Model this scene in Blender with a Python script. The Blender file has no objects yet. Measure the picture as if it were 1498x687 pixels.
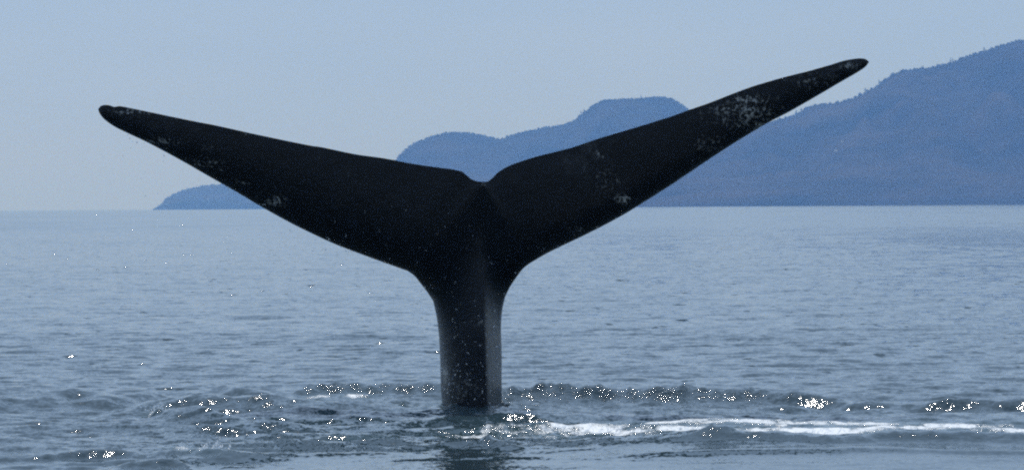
import bpy, bmesh, math, random
import numpy as np
from mathutils import Matrix, Vector

R = math.radians
scene = bpy.context.scene
col = scene.collection
random.seed(4); rng = np.random.default_rng(11)

# ------------------------------------------------------------------ camera
PW, PH, FPX = 1498.0, 687.0, 6440.0        # photograph size, focal length in its pixels
CAM_H = 1.79
PITCH = math.atan(41.5 / FPX)
ROLL = R(-0.40)
cam_d = bpy.data.cameras.new('camera')
cam_d.sensor_width = 36.0
cam_d.lens = 36.0 * FPX / PW
cam_d.clip_start = 0.5
cam_d.clip_end = 90000
cam_d.dof.use_dof = True
cam_d.dof.focus_distance = 40.0
cam_d.dof.aperture_fstop = 16.0
cam = bpy.data.objects.new('camera', cam_d); col.objects.link(cam)
CR = Matrix.Rotation(math.pi / 2 - PITCH, 4, 'X') @ Matrix.Rotation(ROLL, 4, 'Z')
cam.matrix_world = Matrix.Translation((0, 0, CAM_H)) @ CR
scene.camera = cam
CR3 = np.array(CR.to_3x3())

def ray(px, py):
    return CR3 @ np.array([(px - PW / 2) / FPX, (PH / 2 - py) / FPX, -1.0])
def at_depth(px, py, y):
    d = ray(px, py); t = y / d[1]
    return np.array([d[0] * t, y, CAM_H + d[2] * t])
def on_sea(px, py):
    d = ray(px, py); t = -CAM_H / d[2]
    return d[0] * t, d[1] * t

# ------------------------------------------------------------------ sky and sun
SUN_EL, SUN_AZ = R(47), R(-7)              # ahead of the camera, a little to the left
world = bpy.data.worlds.new('World'); scene.world = world; world.use_nodes = True
nt = world.node_tree; nt.nodes.clear()
wo = nt.nodes.new('ShaderNodeOutputWorld'); bg = nt.nodes.new('ShaderNodeBackground')
sky = nt.nodes.new('ShaderNodeTexSky'); sky.sky_type = 'NISHITA'; sky.sun_disc = False
sky.sun_elevation = SUN_EL; sky.sun_rotation = SUN_AZ
sky.air_density = 1.0; sky.dust_density = 1.2; sky.ozone_density = 2.0; sky.altitude = 0
bg.inputs['Strength'].default_value = 0.07
veil = nt.nodes.new('ShaderNodeMix'); veil.data_type = 'RGBA'      # even, milky blue veil over the whole sky
veil.inputs[0].default_value = 0.90
wc = nt.nodes.new('ShaderNodeTexCoord'); wm = nt.nodes.new('ShaderNodeVectorMath'); wm.operation = 'MULTIPLY'; wm.inputs[1].default_value = (3, 3, 14)
wn = nt.nodes.new('ShaderNodeTexNoise'); wn.inputs['Scale'].default_value = 2.2; wn.inputs['Detail'].default_value = 5
wmix = nt.nodes.new('ShaderNodeMix'); wmix.data_type = 'RGBA'         # faint thin cloud all over the sky
wmix.inputs[6].default_value = (4.75, 6.95, 10.6, 1); wmix.inputs[7].default_value = (5.4, 7.5, 10.9, 1)
wr = nt.nodes.new('ShaderNodeMapRange'); wr.inputs[1].default_value = 0.42; wr.inputs[2].default_value = 0.75
nt.links.new(wc.outputs['Generated'], wm.inputs[0]); nt.links.new(wm.outputs[0], wn.inputs['Vector']); nt.links.new(wn.outputs['Fac'], wr.inputs[0])
nt.links.new(wr.outputs[0], wmix.inputs[0]); nt.links.new(wmix.outputs[2], veil.inputs[7])
nt.links.new(sky.outputs[0], veil.inputs[6]); nt.links.new(veil.outputs[2], bg.inputs['Color']); nt.links.new(bg.outputs[0], wo.inputs['Surface'])
sl = bpy.data.lights.new('sun', 'SUN'); sl.energy = 2.7; sl.angle = R(0.53); sl.color = (1.0, 0.98, 0.95)
sun = bpy.data.objects.new('sun', sl); col.objects.link(sun)
sv = Vector((math.sin(SUN_AZ) * math.cos(SUN_EL), math.cos(SUN_AZ) * math.cos(SUN_EL), math.sin(SUN_EL)))
sun.rotation_euler = sv.to_track_quat('Z', 'Y').to_euler()
sun.location = (0, 0, 30)
vs = scene.view_settings
scene.display_settings.display_device = 'sRGB'
vs.view_transform = 'Standard'; vs.look = 'None'; vs.exposure = 0.0; vs.gamma = 1.0; vs.use_curve_mapping = False
cy = scene.cycles
cy.use_denoising = False              # keeps the sun glints crisp; the fine grain left is like a camera's
cy.use_adaptive_sampling = False; cy.pixel_filter_type = 'BLACKMAN_HARRIS'; cy.filter_width = 2.2
cy.max_bounces = 8; cy.volume_bounces = 3; cy.transmission_bounces = 6
cy.sample_clamp_indirect = 4.0
cy.caustics_reflective = False; cy.caustics_refractive = False

# ------------------------------------------------------------------ helpers
def smooth(a, b, x):
    t = np.clip((x - a) / (b - a), 0, 1); return t * t * (3 - 2 * t)
_lat = rng.random((256, 256)).astype(np.float32)
def vnoise(x, y):
    xi = np.floor(x).astype(np.int64); yi = np.floor(y).astype(np.int64)
    fx = x - xi; fy = y - yi
    fx = fx * fx * (3 - 2 * fx); fy = fy * fy * (3 - 2 * fy)
    x0 = xi & 255; x1 = (xi + 1) & 255; y0 = yi & 255; y1 = (yi + 1) & 255
    a = _lat[y0, x0]; b = _lat[y0, x1]; c = _lat[y1, x0]; d = _lat[y1, x1]
    return (a + (b - a) * fx) * (1 - fy) + (c + (d - c) * fx) * fy
def fbm(x, y, o=4):
    s = 0; a = 0.5; n = 0
    for k in range(o):
        s = s + a * vnoise(x * 2 ** k + 17.3 * k, y * 2 ** k + 5.1 * k); n += a; a *= 0.5
    return s / n
def grid_mesh(name, co, nr, nc, wrap=False):
    """quad grid of nr rows and nc columns"""
    me = bpy.data.meshes.new(name)
    me.vertices.add(len(co)); me.vertices.foreach_set('co', co.astype(np.float32).ravel())
    c2 = nc if wrap else nc - 1
    i = np.arange(nr - 1)[:, None] * nc; j = np.arange(c2)[None, :]; j1 = (j + 1) % nc
    q = np.stack([i + j, i + j1, i + nc + j1, i + nc + j], -1).reshape(-1, 4).astype(np.int32)
    me.loops.add(q.size); me.loops.foreach_set('vertex_index', q.ravel())
    me.polygons.add(len(q))
    me.polygons.foreach_set('loop_start', np.arange(0, q.size, 4, dtype=np.int32))
    me.polygons.foreach_set('use_smooth', np.ones(len(q), bool))
    me.update(calc_edges=True); me.validate()
    return me
def tri_mesh(name, co, tris, smooth_faces=True):
    me = bpy.data.meshes.new(name)
    me.vertices.add(len(co)); me.vertices.foreach_set('co', co.astype(np.float32).ravel())
    me.loops.add(tris.size); me.loops.foreach_set('vertex_index', tris.astype(np.int32).ravel())
    me.polygons.add(len(tris)); me.polygons.foreach_set('loop_start', np.arange(0, tris.size, 3, dtype=np.int32))
    me.polygons.foreach_set('use_smooth', np.full(len(tris), smooth_faces))
    me.update(calc_edges=True); me.validate()
    return me
def link(name, me, mat=None, parent=None, **props):
    o = bpy.data.objects.new(name, me); col.objects.link(o); o.parent = parent
    if mat: me.materials.append(mat)
    for k, v in props.items(): o[k] = v
    return o
def attr(me, name, v):
    a = me.attributes.new(name, 'FLOAT', 'POINT'); a.data.foreach_set('value', v.astype(np.float32))

class NT:
    def __init__(s, name):
        s.m = bpy.data.materials.new(name); s.m.use_nodes = True; s.t = s.m.node_tree; s.t.nodes.clear()
        s.out = s.n('ShaderNodeOutputMaterial')
    def n(s, kind, **kw):
        nd = s.t.nodes.new(kind)
        for k, v in kw.items(): setattr(nd, k, v)
        return nd
    def set(s, sock, v):
        if hasattr(v, 'is_linked') or hasattr(v, 'links'): s.t.links.new(v, sock)
        else: sock.default_value = v
    def math(s, op, a, b=None, c=None, clamp=False):
        nd = s.n('ShaderNodeMath', operation=op, use_clamp=clamp); s.set(nd.inputs[0], a)
        if b is not None: s.set(nd.inputs[1], b)
        if c is not None: s.set(nd.inputs[2], c)
        return nd.outputs[0]
    def attr(s, name): return s.n('ShaderNodeAttribute', attribute_name=name).outputs['Fac']
    def pos(s): return s.n('ShaderNodeNewGeometry').outputs['Position']
    def scale(s, v, xyz):
        nd = s.n('ShaderNodeVectorMath', operation='MULTIPLY'); s.set(nd.inputs[0], v); nd.inputs[1].default_value = xyz
        return nd.outputs[0]
    def noise(s, vec, sc, det=3, rough=0.55):
        nd = s.n('ShaderNodeTexNoise'); s.set(nd.inputs['Vector'], vec)
        nd.inputs['Scale'].default_value = sc; nd.inputs['Detail'].default_value = det; nd.inputs['Roughness'].default_value = rough
        return nd.outputs['Fac']
    def maprange(s, v, a, b, c=0.0, d=1.0):
        nd = s.n('ShaderNodeMapRange'); s.set(nd.inputs[0], v)
        for i, q in enumerate((a, b, c, d)): s.set(nd.inputs[i + 1], q)
        return nd.outputs[0]
    def mix(s, f, a, b):
        nd = s.n('ShaderNodeMix', data_type='RGBA'); s.set(nd.inputs[0], f); s.set(nd.inputs[6], a); s.set(nd.inputs[7], b)
        return nd.outputs[2]
    def bump(s, h, dist=1.0, strength=1.0, normal=None):
        nd = s.n('ShaderNodeBump'); s.set(nd.inputs['Height'], h); nd.inputs['Distance'].default_value = dist
        s.set(nd.inputs['Strength'], strength)
        if normal is not None: s.set(nd.inputs['Normal'], normal)
        return nd.outputs[0]
    def principled(s, **kw):
        p = s.n('ShaderNodeBsdfPrincipled')
        for k, v in kw.items(): s.set(p.inputs[k.replace('_', ' ')], v)
        s.t.links.new(p.outputs[0], s.out.inputs['Surface']); return p

# ------------------------------------------------------------------ materials
RIP1, RIP2, RIP3 = 0.35, 0.30, 0.14
def mat_sea():
    m = NT('sea_water'); P = m.pos()
    foam = m.attr('foam'); chop = m.attr('chop'); slick = m.attr('slick')
    # capillary ripples finer than the mesh: random facet tilts
    calm = m.math('ADD', m.math('SUBTRACT', 1.0, m.math('MULTIPLY', slick, 0.72)), m.math('MULTIPLY', m.attr('stir'), 0.6)); far = m.attr('far'); stir = m.attr('stir')
    calm = m.math('MULTIPLY', calm, m.math('SUBTRACT', 1.0, m.math('MULTIPLY', far, 0.8)))
    def tilt(sc, det, amt, mask, amy=None):
        nd = m.n('ShaderNodeTexNoise'); m.set(nd.inputs['Vector'], m.scale(P, (1.0, 0.8, 1)))
        nd.inputs['Scale'].default_value = sc; nd.inputs['Detail'].default_value = det
        a = m.n('ShaderNodeVectorMath', operation='SUBTRACT'); m.set(a.inputs[0], nd.outputs['Color']); a.inputs[1].default_value = (.5, .5, .5)
        b = m.n('ShaderNodeVectorMath', operation='MULTIPLY'); m.set(b.inputs[0], a.outputs[0]); b.inputs[1].default_value = (amt, amt if amy is None else amy, 0)
        c = m.n('ShaderNodeVectorMath', operation='SCALE'); m.set(c.inputs[0], b.outputs[0]); m.set(c.inputs['Scale'], mask)
        return c.outputs[0]
    def vadd(a, b):
        v = m.n('ShaderNodeVectorMath', operation='ADD'); m.set(v.inputs[0], a); m.set(v.inputs[1], b); return v.outputs[0]
    nv = vadd(m.n('ShaderNodeNewGeometry').outputs['Normal'], tilt(6.0, 2, RIP1, calm))
    nv = vadd(nv, tilt(24.0, 1, RIP2, calm)); nv = vadd(nv, tilt(1.3, 2, RIP3, far)); nv = vadd(nv, tilt(45.0, 1, 0.45, stir)); nv = vadd(nv, tilt(30.0, 1, 0.55, slick, 0.12))
    cxyz = m.n('ShaderNodeCombineXYZ'); patch = m.math('ADD', m.noise(m.scale(P, (0.02, 0.006, 0)), 1.0, 3, 0.6), m.noise(m.scale(P, (0.11, 0.03, 0)), 1.0, 2, 0.6)); m.set(cxyz.inputs[1], m.math('MULTIPLY', far, m.maprange(patch, 0.7, 1.3, -0.015, -0.055)))
    # scattered steep wavelets: dark little faces that catch the sun
    kick = m.maprange(m.noise(m.scale(P, (1.3, 0.5, 0)), 1.9, 3, 0.55), 0.645, 0.77)
    kick = m.math('MULTIPLY', kick, m.math('SUBTRACT', 1.0, slick)); kx = m.n('ShaderNodeCombineXYZ'); m.set(kx.inputs[1], m.math('MULTIPLY', kick, -0.55)); nv = vadd(nv, kx.outputs[0]); nv = vadd(nv, cxyz.outputs[0])   # only wave fronts, steeper than the backs, show at this grazing angle
    vn = m.n('ShaderNodeVectorMath', operation='NORMALIZE'); m.set(vn.inputs[0], nv); nv = vn.outputs[0]
    c1 = m.noise(m.scale(P, (1.0, 0.7, 1)), 34.0, 2, 0.5)
    h = m.math('MULTIPLY', m.math('MULTIPLY', c1, chop), 0.017)
    # foam: broken lacy streaks
    f1 = m.noise(m.scale(P, (1.5, 0.9, 1)), 3.0, 5, 0.7)
    f2 = m.noise(m.scale(P, (1.0, 0.45, 1)), 13.0, 3, 0.65)
    fn = m.math('ADD', m.math('MULTIPLY', f1, 0.60), m.math('MULTIPLY', f2, 0.40))
    thr = m.math('SUBTRACT', 0.80, m.math('MULTIPLY', foam, 0.50))
    fm = m.maprange(m.math('SUBTRACT', fn, thr), 0.0, 0.12)
    fm = m.math('MULTIPLY', fm, m.maprange(foam, 0.02, 0.15))
    h = m.math('ADD', h, m.math('MULTIPLY', m.math('MULTIPLY', fm, f2), 0.03))
    nrm = m.bump(h, normal=nv)
    body = m.mix(m.math('MULTIPLY', foam, 0.6, clamp=True), (0.036, 0.062, 0.072, 1), (0.06, 0.115, 0.115, 1))    # aerated water is greener
    colr = m.mix(fm, body, (0.74, 0.76, 0.76, 1))
    m.principled(Base_Color=colr, Roughness=m.math('ADD', 0.035, m.math('MULTIPLY', fm, 0.5)), IOR=1.333, Normal=nrm)
    return m.m

def mat_skin():
    m = NT('whale_skin'); P = m.n('ShaderNodeTexCoord').outputs['Object']
    edge = m.attr('edge'); scar_glitter = m.attr('scar_glitter'); tip = m.attr('tip'); trunk = m.attr('trunk')
    big = m.noise(P, 1.1, 3, 0.55)
    mid = m.noise(P, 6.0, 5, 0.7)
    fine = m.noise(m.scale(P, (1, 1, 1)), 32.0, 4, 0.75)
    # pale rubbed, scarred patches; glitter on the stalk is painted in too
    patch = m.math('MULTIPLY', m.maprange(m.math('ADD', big, m.math('MULTIPLY', tip, 0.16)), 0.58, 0.74), m.maprange(mid, 0.48, 0.70))
    patch = m.math('MULTIPLY', patch, m.maprange(fine, 0.35, 0.7))
    sc = m.math('MULTIPLY', m.maprange(fine, 0.615, 0.70), m.maprange(mid, 0.50, 0.62))
    sc = m.math('MULTIPLY', sc, m.math('ADD', m.math('ADD', 0.10, m.math('MULTIPLY', edge, 0.7)), m.math('MULTIPLY', tip, 0.7), clamp=True))
    sc2 = m.math('MULTIPLY', m.maprange(m.math('ADD', fine, m.math('MULTIPLY', scar_glitter, 0.16)), 0.60, 0.72), scar_glitter, clamp=True)
    sc = m.math('MAXIMUM', sc, sc2)
    base = m.mix(m.maprange(mid, 0.3, 0.75), (0.004, 0.0045, 0.005, 1), (0.009, 0.010, 0.012, 1))
    base = m.mix(m.math('MULTIPLY', trunk, 0.8), base, (0.006, 0.008, 0.012, 1))
    base = m.mix(m.math('MULTIPLY', patch, 0.45), base, (0.20, 0.20, 0.20, 1))
    base = m.mix(sc, base, (0.55, 0.53, 0.49, 1))
    h = m.math('ADD', m.math('MULTIPLY', mid, 0.010), m.math('MULTIPLY', fine, 0.0016))
    m.principled(Base_Color=base, Roughness=m.maprange(fine, 0.3, 0.7, 0.22, 0.40), IOR=1.33, Specular_IOR_Level=m.math('ADD', 0.40, m.math('MULTIPLY', trunk, 0.22)), Normal=m.bump(h))
    return m.m

def mat_hill():
    m = NT('dry_hillside'); P = m.pos()
    a = m.noise(P, 0.006, 5, 0.6); b = m.noise(P, 0.05, 4, 0.65)
    c = m.mix(m.maprange(m.math('ADD', m.math('MULTIPLY', a, 0.7), m.math('MULTIPLY', b, 0.3)), 0.40, 0.62), (0.066, 0.056, 0.040, 1), (0.007, 0.012, 0.005, 1))
    c = m.mix(m.math('MULTIPLY', m.maprange(b, 0.5, 0.7), 0.6), c, (0.06, 0.05, 0.035, 1))
    m.principled(Base_Color=c, Roughness=0.95, Specular_IOR_Level=0.0, Normal=m.bump(m.math('MULTIPLY', b, 6.0)))
    return m.m
def mat_plain(name, c, rough=0.9, sc=None, c2=None):
    m = NT(name); P = m.pos()
    if sc: colr = m.mix(m.maprange(m.noise(P, sc, 3), 0.35, 0.65), c, c2)
    else: colr = c
    m.principled(Base_Color=colr, Roughness=rough, Specular_IOR_Level=0.0)
    return m.m
def mat_drop():
    m = NT('water_drop')
    m.principled(Base_Color=(1, 1, 1, 1), Roughness=0.0, IOR=1.333, Transmission_Weight=1.0)
    return m.m
M_SEA, M_SKIN, M_HILL, M_DROP = mat_sea(), mat_skin(), mat_hill(), mat_drop()
M_SCRUB = mat_plain('scrub_leaves', (0.026, 0.029, 0.017, 1), 0.9, 0.006, (0.045, 0.040, 0.026, 1))
M_CACTUS = mat_plain('cactus_skin', (0.05, 0.08, 0.035, 1), 0.7, 0.3, (0.07, 0.09, 0.04, 1))
M_ROCK = mat_plain('pale_rock', (0.62, 0.60, 0.55, 1), 0.9, 0.2, (0.75, 0.73, 0.68, 1))

# ------------------------------------------------------------------ the sea: one sheet, waves in world space
def radial(k_list):
    r = [1.0]
    for stop, k in k_list:
        n = max(1, int(round(math.log(stop / r[-1]) / k)))
        r += list(r[-1] * np.exp(np.arange(1, n + 1) * math.log(stop / r[-1]) / n))
    return np.array(r)
rr = radial([(26, 0.10), (28, 0.003), (64, 0.00135), (420, 0.0031), (24000, 0.032)])
half = R(9.0); dth = 0.0004
dense = np.linspace(-half, half, int(2 * half / dth))
out = half + (math.pi - half) * (np.linspace(0, 1, 36)[1:-1] ** 1.8)
th = np.concatenate([-out[::-1], dense, out, [math.pi]])
NRr, NC = len(rr), len(th)
X = (rr[:, None] * np.sin(th)[None, :]).ravel(); Y = (rr[:, None] * np.cos(th)[None, :]).ravel()
dr = np.gradient(rr); dt = np.gradient(th); dt[[0, -1]] = 0.3
RR = np.repeat(rr, NC); DR = np.repeat(dr, NC); DT = RR * np.tile(np.abs(dt), NRr)

# calm water: near slick left by the tail
sx0, sy0 = on_sea(640, 660)
def slick_mask(x, y):
    edge_y = sy0 - 0.15 + 0.5 * (fbm(x * 0.8, y * 0.15) - 0.5) + 0.25 * smooth(-2.2, -1.0, -x)
    a = 1 - smooth(edge_y - 0.25, edge_y + 0.35, y)
    return a * smooth(-2.6, -0.9, x + 0.8 * (fbm(x * 1.1 + 9, y * 1.1) - 0.5)) * 0.85 + 0.15 * a
SL = slick_mask(X, Y)
# local patches of rough water round the tail
whx, why = on_sea(690, 591)
dist_w = np.hypot((X - whx) * 0.6, Y - why)
wind = 0.70 + 0.6 * fbm(X * 0.045 + 3, Y * 0.018, 3)
wind = wind * np.where(RR > 20, 1.0, 1.0)
near = 1 - smooth(36, 50, Y)                          # livelier water on the near side of the tail
STIR = smooth(31.4, 33.2, Y) * (1 - smooth(38.5, 42.5, Y)) * (0.25 + 0.75 * (1 - smooth(2.0, 4.2, np.abs(X + 0.5)))) * (1 - SL)
amp_field = wind * (1 - 0.90 * SL) * (1.0 + 0.30 * near + 0.40 * STIR)
Z = np.zeros_like(X)
idx_all = np.arange(len(X))
NW = 96
lam = np.exp(np.linspace(math.log(0.16), math.log(5.0), NW)) * (1 + 0.1 * rng.standard_normal(NW))
ang = rng.normal(0.35, 0.62, NW)
pha = rng.random(NW) * 2 * math.pi
for i in range(NW):
    k = 2 * math.pi / lam[i]
    slope = 0.0152 * (1.0 if lam[i] < 0.7 else (0.7 / lam[i]) ** 0.75)
    kx, ky = k * math.sin(ang[i]), -k * math.cos(ang[i])
    lim = np.maximum(DR * abs(math.cos(ang[i])), DT * abs(math.sin(ang[i])) + 0.25 * DT)
    ok = np.nonzero((lim < lam[i] / 2.5) & (RR > 20) & (RR < 2500))[0]
    if len(ok) == 0: continue
    x, y = X[ok], Y[ok]
    w = (1 - smooth(lam[i] / 4.5, lam[i] / 2.5, lim[ok]))
    # wave groups: every train comes and goes
    g = 0.35 + 1.3 * fbm(x / (lam[i] * 3.2) + i * 3.7, y / (lam[i] * 3.2) + i * 1.9, 2)
    p = kx * x + ky * y + pha[i] + 1.4 * vnoise(x / (lam[i] * 2.3) + i, y / (lam[i] * 2.3))
    s = np.sin(p)
    Z[ok] += (slope / k) * w * g * amp_field[ok] * (s + 0.25 * np.cos(2 * p))

# long low undulations that run through the slick too
near_i = np.nonzero((RR > 24) & (RR < 46))[0]
for lam_, an_, sl_ in [(0.55, 0.16, .016), (0.8, -0.22, .018), (1.25, 0.25, .018), (0.42, -0.12, .012)]:
    k = 2 * math.pi / lam_; x, y = X[near_i], Y[near_i]
    g = np.clip(2.2 * fbm(x * 0.55 + lam_ * 31, y * 1.1 + lam_ * 7, 2) - 0.55, 0, 1)
    Z[near_i] += sl_ / k * g * np.sin(k * (math.sin(an_) * x - math.cos(an_) * y) + 1.2 * vnoise(x * .8, y * .8) + lam_ * 40)
# wave crests thrown up round the tail: (px, py of the foot line, height m), front width, back width
CRESTS = [
    ([(735, 584, .07), (800, 583, .10), (900, 584, .10), (1000, 586, .09), (1100, 589, .08), (1200, 593, .06), (1290, 598, .065), (1400, 600, .075), (1560, 602, .085)], .30, .55, .6),
    ([(425, 578, 0), (450, 576, .075), (500, 575, .08), (560, 575, .075), (650, 577, .07), (690, 579, .05)], .28, .5, .6),
    ([(150, 606, 0), (210, 604, .07), (300, 603, .10), (370, 604, .11), (440, 606, .09), (540, 604, .05), (600, 600, 0)], .55, .8, .1),
    ([(270, 583, 0), (300, 581, .06), (325, 580, .085), (350, 583, .05), (390, 586, .05), (420, 587, 0)], .35, .5, .1),
    ([(-60, 600, .05), (30, 594, .05), (70, 592, .08), (115, 590, .09), (160, 592, .06), (230, 586, .03), (260, 585, 0)], .5, .7, .05),
    ([(215, 618, 0), (245, 618, .075), (290, 620, .09), (350, 624, .05), (440, 628, .03), (480, 630, 0)], .35, .45, .1),
    ([(-60, 676, .03), (60, 672, .045), (130, 668, .05), (200, 667, .035), (250, 666, .045), (280, 665, .04), (330, 668, .03), (420, 666, .015), (520, 664, .012), (620, 662, 0)], .16, .25, .45),
    ([(150, 690, 0), (190, 688, .04), (250, 685, .045), (290, 687, 0)], .15, .25, .4),
    ([(676, 656, 0), (700, 655, .035), (715, 654, .055), (735, 656, .035), (760, 658, .01), (780, 659, 0)], .16, .22, .5),
    ([(850, 657, 0), (890, 657, .02), (960, 656, .02), (1010, 656, .03), (1042, 655, .06), (1090, 656, .04), (1150, 658, .045), (1230, 660, .035), (1300, 657, .04), (1400, 658, .045), (1560, 659, .03)], .22, .30, .4),
    ([(690, 632, 0), (735, 632, .045), (755, 631, .03), (790, 630, .045), (830, 628, .03), (900, 628, .035), (960, 628, .045), (1010, 629, .03), (1080, 627, .035), (1180, 630, .02), (1300, 630, .02), (1500, 630, .02)], .20, .30, .55),
    ([(560, 622, 0), (610, 622, .035), (650, 621, .04), (700, 622, 0)], .25, .35, .2),
    ([(900, 672, 0), (1000, 672, .014), (1120, 671, .016), (1240, 669, .02), (1300, 669, .016), (1390, 671, .02), (1560, 672, .02)], .16, .25, 0),
    ([(560, 672, 0), (640, 671, .012), (720, 671, .017), (780, 671, .010), (840, 672, 0)], .14, .2, 0),
]
CH = np.zeros_like(X); CREST_K = 1.35
sel = np.nonzero((Y > 26) & (Y < 52) & (np.abs(X) < 9))[0]
xs, ys = X[sel], Y[sel]
dz = np.zeros_like(xs); chs = np.zeros_like(xs)
for ci, (pts, wf, wb, rough) in enumerate(CRESTS):
    g = np.array([(*on_sea(px, py), a) for px, py, a in pts])
    yc = np.interp(xs, g[:, 0], g[:, 1]); am = np.interp(xs, g[:, 0], g[:, 2], left=0, right=0)
    wob = 0.35 * wb * (fbm(xs * 2.3 + ci * 7, ys * 0.0 + ci, 3) - 0.5) * 2
    d = ys - (yc + wob)
    pr = np.where(d < 0, np.exp(-(d / wf) ** 2), np.exp(-(d / wb) ** 2))
    var = 0.75 + 0.5 * fbm(xs * 3.1 + ci * 3, ys * 1.2 + 4, 3)
    dz += CREST_K * am * pr * var
    t = rough * (am / 0.06) * np.exp(-((d + 0.3 * wf) / (1.2 * wf)) ** 2)
    if ci == 0: t = t * (1 - 0.75 * smooth(1.7, 2.9, xs))          # smooth, unbroken swell farther from the tail
    chs = np.maximum(chs, np.clip(t, 0, 1.2))
# a low swell: its near face, rising away from the boat, carries the slick
low = smooth(-0.3, 1.6, xs)
ye = 32.6 + 0.35 * (fbm(xs * 0.45 + 5, ys * 0 + 2, 2) - 0.5)
dz += low * np.where(ys < ye, 0.075 * smooth(28.5, 32.6, ys + 32.6 - ye), 0.075 * (1 - smooth(0, 1.3, ys - ye)))
# rough boil where the tail stands in the water, and spray-pocked wavelets
for (px, py, rx, ry, a) in [(700, 592, .75, .8, .9), (600, 592, .5, .8, .7), (530, 585, .8, .7, .5), (850, 584, 1.0, .7, .8),
                            (233, 608, .09, .25, 1.2), (268, 661, .10, .2, .9), (315, 663, .14, .2, .8), (540, 612, .25, .5, .4), (740, 628, .22, .4, .8), (850, 640, 1.3, .6, .3), (1150, 640, 1.6, .7, .35)]:
    gx, gy = on_sea(px, py)
    chs = np.maximum(chs, a * np.exp(-((xs - gx) / rx) ** 2 - ((ys - gy) / ry) ** 2))
gx, gy = on_sea(233, 611)
dz += 0.10 * np.exp(-((xs - gx) / .08) ** 2 - ((ys - gy) / .16) ** 2)
# crumpled small-scale relief in the rough patches
crump = (fbm(xs * 11, ys * 6, 2) - 0.5) * 0.07 + (vnoise(xs * 18, ys * 9) - 0.5) * 0.035
dz += chs * crump
Z[sel] += dz; CH[sel] = chs

# foam patches
FO = np.zeros_like(X); fo = np.zeros_like(xs)
for (px, py, rx, ry, a) in [(640, 641, .30, .35, .75), (690, 635, .35, .4, .72), (730, 632, .30, .4, .75), (800, 631, .35, .35, .8), (860, 629, .5, .5, .9), (920, 633, .6, .55, 1.05), (1000, 631, .6, .5, .95),
                            (1080, 632, .6, .5, .95), (1160, 632, .6, .55, 1.0), (1210, 634, .5, .6, 1.0), (1290, 627, .5, .4, .92), (1330, 631, .6, .4, .8), (1430, 629, .6, .45, .9), (1400, 643, .6, .35, .8), (1490, 634, .5, .4, .85), (1060, 636, .5, .4, .9), (970, 639, .5, .3, .8), (1240, 630, .6, .6, .95), (780, 637, .4, .3, .75),
                            (960, 620, .7, .35, .95), (1100, 621, .8, .35, .9), (1250, 620, .7, .35, .95), (1390, 621, .6, .35, .9), (850, 622, .5, .3, .85),
                            (500, 643, .4, .25, .85), (540, 641, .3, .3, .95), (440, 644, .35, .2, .85), (400, 643, .3, .2, .8), (470, 582, .16, .5, .85), (515, 581, .22, .5, .80), (600, 594, .4, .5, .65), (318, 663, .17, .28, 1.05), (230, 608, .11, .28, .95), (268, 660, .1, .2, .8), (1300, 648, .10, .2, .9),
                            (900, 645, .25, .3, .7), (670, 590, .3, .5, .6)]:
    gx, gy = on_sea(px, py)
    fo = np.maximum(fo, 1.0 * a * np.exp(-((xs - gx) / (1.1 * rx)) ** 2 - ((ys - gy) / (1.3 * ry)) ** 2))
FO[sel] = fo
co = np.stack([X, Y, Z], 1)
me = grid_mesh('sea', co, NRr, NC, wrap=True)
attr(me, 'foam', FO); attr(me, 'chop', CH); attr(me, 'slick', SL); attr(me, 'stir', STIR); attr(me, 'far', smooth(120, 430, RR))
link('sea', me, M_SEA, kind='structure')

# ------------------------------------------------------------------ hills
def make_hill(name, prof, yr, depth, seed, ext=0.0, n=620, undercut=None):
    prof = np.array(prof, float)
    xs_ = np.linspace(prof[0, 0], prof[-1, 0], n)
    # smooth interpolation of the skyline
    pyv = np.interp(xs_, prof[:, 0], prof[:, 1])
    ker = np.hanning(13); ker /= ker.sum()
    pyv = np.convolve(np.pad(pyv, 6, mode='edge'), ker, 'valid')
    ridge = np.array([at_depth(a, b, yr) for a, b in zip(xs_, pyv)])
    wx = ridge[:, 0]; H = np.maximum(ridge[:, 2], 1.0)
    H = H * (1 + 0.012 * (fbm(wx * 0.03 + seed, wx * 0 + seed, 4) - 0.5) * 2) + 2.2 * (fbm(wx * 0.11, wx * 0 + seed, 3) - 0.5)
    v = np.concatenate([np.linspace(-0.03, 1, 110), 1 + np.linspace(0, 1, 26)[1:]])
    V, WX = np.meshgrid(v, wx, indexing='ij'); HH = np.tile(H, (len(v), 1))
    yy = yr - depth * (1 - V)
    yy = yy + 0.10 * depth * (fbm(WX * 0.0022 + seed, V * 1.5 + 2, 3) - 0.5) * np.clip(1.3 - V, 0, 1)
    shape = np.where(V <= 1, np.clip(V, 0, 1) ** 0.72, np.clip(1 - (V - 1) ** 1.6, 0, 1))
    gul = fbm(WX * 0.0065 + seed * 3 + 0.8 * fbm(WX * 0.004, V * 3, 2), V * 1.3 + seed, 4)
    gul = np.abs(gul - 0.5) * 2                       # spurs and gullies
    fine = fbm(WX * 0.03, yy * 0.012, 4) - 0.5
    env = np.clip(V, 0, 1) * np.clip(1 - V, 0, 1) * 4
    zz = HH * shape * (1 - 0.75 * env * (0.40 - gul)) + fine * 16 * env * np.clip(HH / 120, 0.2, 1)
    lim = HH * np.clip(0.985 - 0.02 * env, 0, 1)
    zz = np.where((V < 1) & (zz > lim * (yy / yr)), lim * (yy / yr), zz)
    zz = np.where(V < 0, -6.0, zz)
    # the ends of the hill run down into the sea
    co_ = np.stack([WX, yy, zz], -1).reshape(-1, 3)
    return grid_mesh(name, co_, len(v), n), np.stack([WX, yy, zz], -1), v

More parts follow.
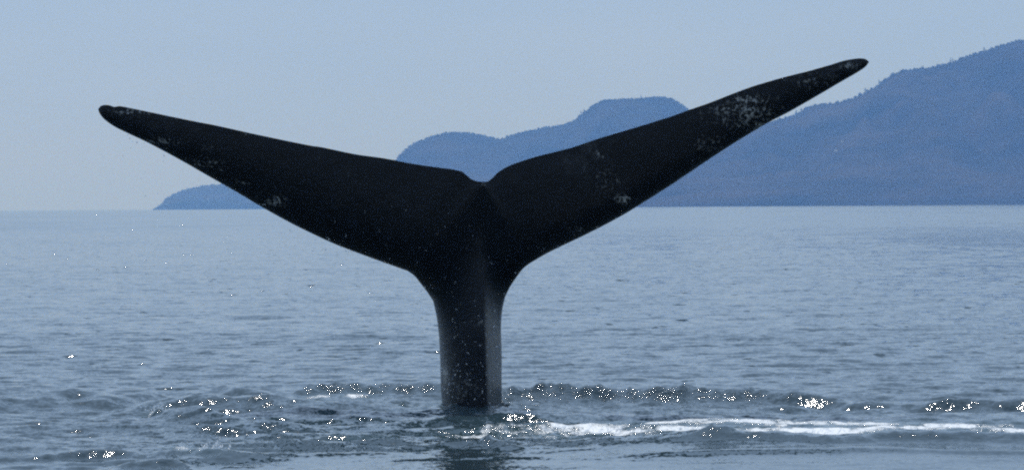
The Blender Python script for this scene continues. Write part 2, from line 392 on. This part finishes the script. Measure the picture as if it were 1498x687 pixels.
MID = [(556, 262), (566, 248), (578, 234), (590, 222), (605, 210), (630, 201), (655, 194.5), (675, 194.5), (695, 196), (715, 200.5), (733, 204), (745, 200), (760, 195), (790, 188), (818, 185), (838, 179),
       (850, 169), (862, 159), (872, 152), (882, 147), (900, 146.5), (925, 145), (945, 143), (965, 142), (980, 145), (992, 150), (1006, 159), (1030, 171), (1060, 186), (1100, 214), (1150, 250), (1200, 285), (1230, 301)]
BIG = [(820, 301), (850, 282), (900, 262), (950, 240), (1000, 222), (1060, 200), (1110, 182), (1150, 172), (1165, 166.5), (1180, 158), (1195, 152), (1220, 151.5), (1240, 146), (1258, 139), (1275, 130), (1292, 118), (1306, 108), (1318, 104),
       (1345, 101), (1370, 97), (1388, 94.5), (1400, 88), (1425, 79), (1450, 71), (1465, 66.5), (1480, 62), (1495, 61), (1530, 60), (1600, 66), (1700, 90), (1850, 140), (2000, 210), (2150, 260), (2300, 296)]
HEAD = [(236, 302), (238.5, 295), (243, 290), (253, 284.5), (262, 280.5), (275, 276.5), (290, 273.5), (310, 270.5), (340, 268), (370, 264), (400, 261), (440, 258), (480, 256), (520, 255), (560, 258), (600, 262), (650, 272), (700, 290), (720, 301)]
hills = []
for nm, prof, yr, dp, sd in [('hill', MID, 7600., 700., 3.1), ('hill', BIG, 6500., 900., 8.7), ('headland', HEAD, 9800., 260., 5.5)]:
    me, G, v = make_hill(nm, prof, yr, dp, sd)
    o = link(nm, me, M_HILL, kind='structure')
    hills.append((o, G, v, yr))

# scrub all over the slopes: uncountable, one object
def scrub():
    base = np.array([[1, 0, .35], [.31, .95, .4], [-.81, .59, .3], [-.81, -.59, .38], [.31, -.95, .33], [0.05, 0, 1.0], [0, 0, -.4]])
    tr = np.array([[i, (i + 1) % 5, 5] for i in range(5)] + [[(i + 1) % 5, i, 6] for i in range(5)])
    C, T = [], []; nv = 0
    for (o, G, v, yr), cnt, ridge_n in zip(hills, (4200, 7000, 700), (700, 800, 240)):
        nr, nc = G.shape[:2]; top = 109
        vi = (rng.random(cnt) ** 0.8 * top).astype(int); ui = rng.random(cnt) * (nc - 2)
        vi = np.concatenate([vi, np.full(ridge_n, top)]); ui = np.concatenate([ui, rng.random(ridge_n) * (nc - 2)])
        u0 = ui.astype(int); f = (ui - u0)[:, None]
        p = G[vi, u0] * (1 - f) + G[vi, u0 + 1] * f
        keep = p[:, 2] > 4; p = p[keep]
        s = np.where(np.arange(len(p)) < len(p) - ridge_n, rng.uniform(0.5, 1.3, len(p)), rng.uniform(1.0, 2.2, len(p))) * np.where(rng.random(len(p)) < 0.06, 1.35, 1)
        ro = rng.random(len(p)) * 6.28
        b = base[None] * (1 + 0.3 * rng.standard_normal((len(p), 7, 1)).clip(-1, 1))
        x = b[..., 0] * np.cos(ro)[:, None] - b[..., 1] * np.sin(ro)[:, None]
        y = b[..., 0] * np.sin(ro)[:, None] + b[..., 1] * np.cos(ro)[:, None]
        q = np.stack([x, y, b[..., 2] * 1.05], -1) * s[:, None, None] + p[:, None, :]
        C.append(q.reshape(-1, 3)); T.append((tr[None] + 7 * np.arange(len(p))[:, None, None]).reshape(-1, 3) + nv); nv += 7 * len(p)
    return tri_mesh('desert_scrub', np.concatenate(C), np.concatenate(T), False)
link('desert_scrub', scrub(), M_SCRUB, kind='stuff', label='low desert scrub covering the hazy blue hills', category='scrub')

# tall columnar cacti that break the skyline
def tube(bm, pts, rad, n=8):
    rings = []
    for (p, r) in zip(pts, rad):
        rings.append([bm.verts.new((p[0] + r * math.cos(2 * math.pi * k / n), p[1] + r * math.sin(2 * math.pi * k / n), p[2])) for k in range(n)])
    for a, b in zip(rings, rings[1:]):
        for k in range(n): bm.faces.new((a[k], a[(k + 1) % n], b[(k + 1) % n], b[k]))
    bm.faces.new(rings[-1]); bm.faces.new(rings[0][::-1])
def part(name, parent, pts, rad, mat):
    bm = bmesh.new(); tube(bm, pts, rad); me = bpy.data.meshes.new(name); bm.to_mesh(me); bm.free()
    for p in me.polygons: p.use_smooth = True
    return link(name, me, mat, parent)
def cactus(hill_i, px, h, arms, label, group):
    o, G, v, yr = hills[hill_i]
    rid = G[109]
    tx = at_depth(px, 150, yr)[0]
    j = int(np.argmin(np.abs(rid[:, 0] - tx)))
    root = bpy.data.objects.new('columnar_cactus', None); col.objects.link(root)
    root.location = (float(tx), float(rid[j, 1]) - 1.0, float(np.interp(tx, rid[:, 0], rid[:, 2])) - 1.0)
    root['label'] = label; root['category'] = 'cactus'; root['group'] = group
    H = h * 0.72 + 1.0
    part('trunk', root, [(0, 0, 0), (0, 0, H * .4), (0, 0, H * .9), (0, 0, H)], [.5, .55, .45, .2], M_CACTUS)
    for q in range(arms):
        a = q * 2.4 + px; dx, dy = math.cos(a), math.sin(a); z0 = H * (.3 + .08 * q); L = 1.5
        part('arm', root, [(dx * .5, dy * .5, z0), (dx * L, dy * L, z0 + .8), (dx * L, dy * L, z0 + 1.8), (dx * L, dy * L, H * (.75 - .07 * q)), (dx * L, dy * L, H * (.79 - .07 * q))], [.32, .4, .4, .34, .15], M_CACTUS)
for px, h, ar in [(850, 11, 2), (854, 9, 1), (938, 9, 2), (846, 7, 1)]:
    cactus(0, px, h, ar, 'tall cactus breaking the skyline of the twin-humped hill', 'cacti on the twin-humped hill')
for px, h, ar in [(1165, 9, 1), (1172, 7, 2), (1266, 10, 2), (1286, 10, 1), (1225, 5, 1), (1391, 11, 1), (1393.5, 8, 2), (1439, 9, 1), (1463, 5, 1), (1413, 5, 1)]:
    cactus(1, px, h, ar, 'tall cactus breaking the skyline of the highest hill', 'cacti on the highest hill')

# two pale outcrops on the big hillside
def pale_rock(px, py, w, hh, label):
    o, G, v, yr = hills[1]
    best = None
    fr = G[:110].reshape(-1, 3)
    d = ray(px, py); t = fr[:, 1] / d[1]
    e = np.abs(fr[:, 0] - d[0] * t) + np.abs(fr[:, 2] - (CAM_H + d[2] * t))
    p = fr[int(np.argmin(e))]
    bm = bmesh.new(); bmesh.ops.create_icosphere(bm, subdivisions=2, radius=1)
    for vt in bm.verts:
        s = 0.75 + 0.5 * random.random(); vt.co = Vector((vt.co.x * w * s, vt.co.y * w * .7 * s, vt.co.z * hh * s))
    me = bpy.data.meshes.new('rock'); bm.to_mesh(me); bm.free()
    r = link('rock', me, M_ROCK, None, label=label, category='rock', group='pale rocks on the highest hill')
    r.location = p + np.array([0, -1.0, 0.5]); r.rotation_euler = (0, R(18), 0)
pale_rock(1222.5, 222, 2.6, 1.2, 'bright pale rock on the slope of the highest hill, the lower of two')
pale_rock(1232, 208.5, 2.2, 1.0, 'fainter pale rock on the slope of the highest hill, the upper of two')

# ------------------------------------------------------------------ the whale
def resample(pts, n):
    p = np.array(pts, float)
    # Catmull-Rom, then even arc length
    q = []
    pp = np.vstack([2 * p[0] - p[1], p, 2 * p[-1] - p[-2]])
    for i in range(1, len(pp) - 2):
        t = np.linspace(0, 1, 14, endpoint=False)[:, None]
        a, b, c, d = pp[i - 1], pp[i], pp[i + 1], pp[i + 2]
        q.append(0.5 * (2 * b + (c - a) * t + (2 * a - 5 * b + 4 * c - d) * t ** 2 + (3 * b - a - 3 * c + d) * t ** 3))
    q = np.vstack(q + [p[-1:]])
    L = np.concatenate([[0], np.cumsum(np.hypot(*np.diff(q, axis=0).T))])
    s = np.linspace(0, L[-1], n)
    return np.stack([np.interp(s, L, q[:, 0]), np.interp(s, L, q[:, 1])], 1)
NOTCH = (706, 265.5)
L_OUT = [[(641, 780), (644, 690), (647, 620), (646.5, 590), (645, 567), (643.7, 524), (642, 490), (638.6, 463), (633.6, 440)],
         [(633.6, 440), (625, 427), (614.5, 413.5), (606, 403), (596, 396)],
         [(596, 396), (568, 386), (536, 374.5), (488, 356), (440, 333.5), (414, 320), (380, 301), (344.6, 280), (304, 257), (263, 233.6), (216.5, 208.8), (187, 195), (167, 185), (152.4, 174.5), (145.5, 165.5), (143.5, 159.5)]]
L_IN = [[(716, 780), (714, 690), (712.5, 620), (712, 590), (710, 540), (708, 490), (706, 440), (704.5, 405)],
        [(704.5, 405), (704, 360), (704.5, 310), NOTCH],
        [NOTCH, (699, 265.3), (690, 262.2), (683, 256.5), (676.5, 251.5), (664, 248), (645, 245.5), (606.5, 240), (561.6, 231.5), (520, 225.6), (472, 215.6), (449, 212), (376.6, 197), (318, 184), (275, 175.5), (222, 164.5), (190, 158), (176, 155.3), (170, 156), (166.5, 156.4), (161, 154.2), (153, 153.6), (147.5, 155), (143.5, 159.5)]]
R_OUT = [[(740, 780), (738, 690), (735, 620), (734.5, 590), (734, 560), (734, 514), (733, 480), (734.5, 455), (739, 434)],
         [(739, 434), (747, 418), (759, 400.5), (766, 392), (775, 385)],
         [(775, 385), (798, 371.5), (820, 360.5), (851.4, 345.6), (886.4, 328), (915.5, 312), (938.8, 297.6), (973.7, 275.7), (997.5, 260), (1052.8, 223), (1096.5, 195.6), (1125.6, 178.5), (1154.7, 163.5), (1198.4, 138.6), (1227.5, 121.5), (1253.7, 106.4), (1266, 98), (1271.5, 90.5)]]
R_IN = [L_IN[0], L_IN[1],
        [NOTCH, (713, 265.6), (720, 260.6), (730, 251), (743.7, 243), (760, 236.8), (785.7, 228.8), (825, 219), (845.6, 213), (874.7, 203), (925, 188), (980, 171), (1009, 160.5), (1038, 150.5), (1067, 139), (1096.5, 128), (1125.6, 119), (1154.7, 111), (1184, 103.7), (1213, 95.5), (1236, 88.6), (1256.6, 85.6), (1266, 86.6), (1271.5, 90.5)]]
NZ = (70, 34, 190); NU = 30
def naca(u): return 10 * (.2969 * np.sqrt(u) - .126 * u - .3516 * u ** 2 + .2843 * u ** 3 - .1015 * u ** 4)   # peak 1
def whale_half(OUT, IN, right):
    o = np.vstack([resample(OUT[0], NZ[0])[:-1], resample(OUT[1], NZ[1])[:-1], resample(OUT[2], NZ[2])])
    i = np.vstack([resample(IN[0], NZ[0])[:-1], resample(IN[1], NZ[1])[:-1], resample(IN[2], NZ[2])])
    n = len(o); nA, nB = NZ[0] - 1, NZ[0] + NZ[1] - 2
    u = (1 - np.cos(np.linspace(0, 1, NU) * math.pi)) / 2
    k = np.arange(n)
    w = smooth(nA - 18, nB + 22, k)[:, None]                     # 0 = stock, 1 = fluke blade
    s = np.clip((k - nB) / (n - 1 - nB), 0, 1)[:, None]           # along the blade
    U = u[None, :]
    keel = 0.74 * (1 - smooth(nA - 34, nB - 1, k))[:, None]       # how far the keel stands out of the middle
    if right: prof = 0.22 * np.sqrt(np.clip(1 - (1 - U) ** 2, 0, 1)) + 0.78 * (math.sqrt(1 + .28 ** 2) - np.sqrt((1 - U) ** 2 + .28 ** 2)) / (math.sqrt(1 + .28 ** 2) - .28)
    else: prof = 0.85 * np.sqrt(np.clip(1 - (1 - U) ** 3.0, 0, 1)) + 0.15 * U
    stock = (keel + 0.075) * prof
    tm = 0.135 * (1 - s) ** 0.8 + 0.022
    tm = tm * np.clip((1 - s) / 0.02, 0.0, 1) ** 0.5
    blade = tm * naca(U) + 0.012 * np.clip((1 - s) / 0.02, 0, 1) * np.clip(U / .06, 0, 1)
    t = stock * (1 - w) + blade * w
    # keep the seam closed along the trailing edge and the leading edge
    P2 = o[:, None, :] * (1 - U[..., None]) + i[:, None, :] * U[..., None]
    return P2, t, s, w, U, nB, keel
def to_world(P2, t, sign, keel):
    n, m = P2.shape[:2]; res = np.zeros((n, m, 3))
    for a in range(n):
        for b in range(m):
            px, py = P2[a, b]
            x0 = (px - 705) / 161.0; z0 = (591 - py) / 161.0
            yb = why - 0.45 + 0.9 * keel[a, 0] + 0.045 * x0 * x0 - 0.06 * z0 - 0.055 * max(z0, 0) ** 2
            p = at_depth(px, py, yb)
            res[a, b] = (p[0], yb + sign * t[a, b], p[2])
    return res
def blur(t, it=4):
    for _ in range(it):
        q = t.copy()
        q[1:-1] = (t[:-2] + 2 * t[1:-1] + t[2:]) / 4
        t = q
    return t
bmw = bmesh.new()
le = bmw.verts.layers.float.new('edge'); lt = bmw.verts.layers.float.new('tip'); lk = bmw.verts.layers.float.new('trunk'); lsc = bmw.verts.layers.float.new('scar_glitter')
SCARS_GLITTER = [(1085, 165, 55, 26, .75), (1112, 184, 18, 9, .9), (1095, 146, 35, 8, .8), (912, 291, 15, 8, 1.0), (1245, 97, 16, 7, .8), (845, 338, 14, 6, .6), (878, 226, 14, 9, .5), (888, 265, 30, 22, .35), (1035, 212, 30, 16, .5), (1190, 118, 40, 12, .5),
         (405, 294, 15, 9, 1.0), (355, 268, 12, 6, .7), (195, 163, 34, 6, .8), (365, 195, 14, 5, .6), (305, 218, 20, 10, .3), (225, 207, 60, 8, .6), (290, 240, 40, 9, .6), (652, 543, 7, 20, 1.0), (702, 466, 12, 8, .6), (680, 560, 30, 22, .4), (706, 270, 6, 5, .6)]  # the tall spot on the stalk's left edge is glitter, painted as pale colour
for right, OUT, IN in ((False, L_OUT, L_IN), (True, R_OUT, R_IN)):
    P2, t, s, w, U, nB, keel = whale_half(OUT, IN, right)
    t = blur(t, 16); t[:, 0] = 0
    te = np.zeros_like(t)
    fr = to_world(P2, t, -1.0, keel)
    bk = to_world(P2, t, +1.0, keel)
    for sd, g in ((0, fr), (1, bk)):
        vv = [[None] * NU for _ in range(len(g))]
        for a in range(len(g)):
            for b in range(NU):
                vt = bmw.verts.new(g[a, b]); vv[a][b] = vt
                vt[le] = float(np.clip(1 - U[0, b] * 3.0, 0, 1) * w[a, 0]); vt[lt] = float(s[a, 0] ** 1.3) if right else float(0.55 * s[a, 0] ** 1.6)
                vt[lk] = float(1 - w[a, 0])
                if sd == 0: vt[lsc] = max(q[4] * math.exp(-((P2[a, b, 0] - q[0]) / q[2]) ** 2 - ((P2[a, b, 1] - q[1]) / q[3]) ** 2) for q in SCARS_GLITTER)
        for a in range(len(g) - 1):
            for b in range(NU - 1):
                q = (vv[a][b], vv[a][b + 1], vv[a + 1][b + 1], vv[a + 1][b])
                if (sd == 0) == right: q = q[::-1]
                try: bmw.faces.new(q)
                except ValueError: pass
        # close the thin trailing edge (u = 1) between front and back along the blade
        if sd == 0: ff = vv
        else:
            for a in range(nB, len(g) - 1):
                q = (ff[a][NU - 1], ff[a + 1][NU - 1], vv[a + 1][NU - 1], vv[a][NU - 1])
                try: bmw.faces.new(q if not right else q[::-1])
                except ValueError: pass
bmesh.ops.remove_doubles(bmw, verts=bmw.verts, dist=0.0012)
bmesh.ops.recalc_face_normals(bmw, faces=bmw.faces)
me = bpy.data.meshes.new('whale'); bmw.to_mesh(me); bmw.free()
for p in me.polygons: p.use_smooth = True
whale = link('whale', me, M_SKIN, None, label='black whale tail with spread flukes raised out of the water', category='whale')

# ------------------------------------------------------------------ drops of water
def drops(name, P, rad, label):
    bm = bmesh.new(); bmesh.ops.create_icosphere(bm, subdivisions=2, radius=1)
    bm.verts.index_update()
    b = np.array([v.co[:] for v in bm.verts]); f = np.array([[v.index for v in q.verts] for q in bm.faces]); bm.free()
    n = len(P)
    st = np.stack([np.ones(n), np.ones(n), rng.uniform(.9, 1.6, n)], 1)
    q = b[None] * (rad[:, None] * st)[:, None, :] + P[:, None, :]
    t = (f[None] + len(b) * np.arange(n)[:, None, None]).reshape(-1, 3)
    return link(name, tri_mesh(name, q.reshape(-1, 3), t), M_DROP, None, kind='stuff', label=label, category='water')
PD = []; RD = []
def spray(n, px0, px1, py0, py1, dy0, dy1, r0, r1):
    for _ in range(n):
        px, py = rng.uniform(px0, px1), rng.uniform(py0, py1)
        PD.append(at_depth(px, py, why + rng.uniform(dy0, dy1))); RD.append(r0 + (r1 - r0) * rng.random() ** 2.5)
def along(n, a, b, spread, r0, r1):
    for _ in range(n):
        t = rng.random(); px = a[0] + (b[0] - a[0]) * t + rng.normal(0, 8); py = a[1] + (b[1] - a[1]) * t + rng.exponential(spread) - spread * .6
        PD.append(at_depth(px, py, why + rng.uniform(-.9, -.45))); RD.append(r0 + (r1 - r0) * rng.random() ** 2.5)
along(70, (400, 315), (640, 440), 22, .0025, .006)
along(24, (180, 200), (400, 315), 12, .003, .006)
along(60, (700, 400), (900, 325), 16, .003, .0065)
spray(120, 480, 760, 290, 440, -.95, -.6, .003, .0065)
spray(80, 645, 735, 440, 590, -1.05, -.8, .003, .006)
spray(14, 645, 664, 530, 580, -.9, -.6, .003, .006)
spray(30, 480, 620, 380, 520, -.8, -.3, .003, .007)
spray(12, 140, 250, 195, 290, -.6, -.2, .003, .006)
for cx_, cy_, n_ in [(230, 603, 60), (268, 657, 30), (315, 660, 40)]:        # spray over the little breaking wavelets
    gx, gy = on_sea(cx_, cy_ + 5)
    for _ in range(n_):
        PD.append(np.array([gx + rng.normal(0, .06), gy + rng.normal(0, .12), 0.04 + abs(rng.normal(0, .05))])); RD.append(rng.uniform(.003, .008))
drops('falling_drops', np.array(PD), np.array(RD), 'scattered water drops falling from the flukes and off small wavelets')

# ------------------------------------------------------------------ haze
hz = NT('haze_air'); pv = hz.n('ShaderNodeVolumePrincipled')
pv.inputs['Color'].default_value = (0.24, 0.48, 1.0, 1); pv.inputs['Density'].default_value = 0.00014
pv.inputs['Absorption Color'].default_value = (1, 1, 1, 1)
pv.inputs['Anisotropy'].default_value = 0.0
hz.t.links.new(pv.outputs[0], hz.out.inputs['Volume'])
bm = bmesh.new(); bmesh.ops.create_cube(bm, size=1)
me = bpy.data.meshes.new('haze'); bm.to_mesh(me); bm.free()
h = link('haze', me, hz.m, None, kind='stuff', label='thin blue haze filling the air', category='haze')
h.scale = (49000, 49000, 300 + 8); h.location = (0, 0, 150 - 4)
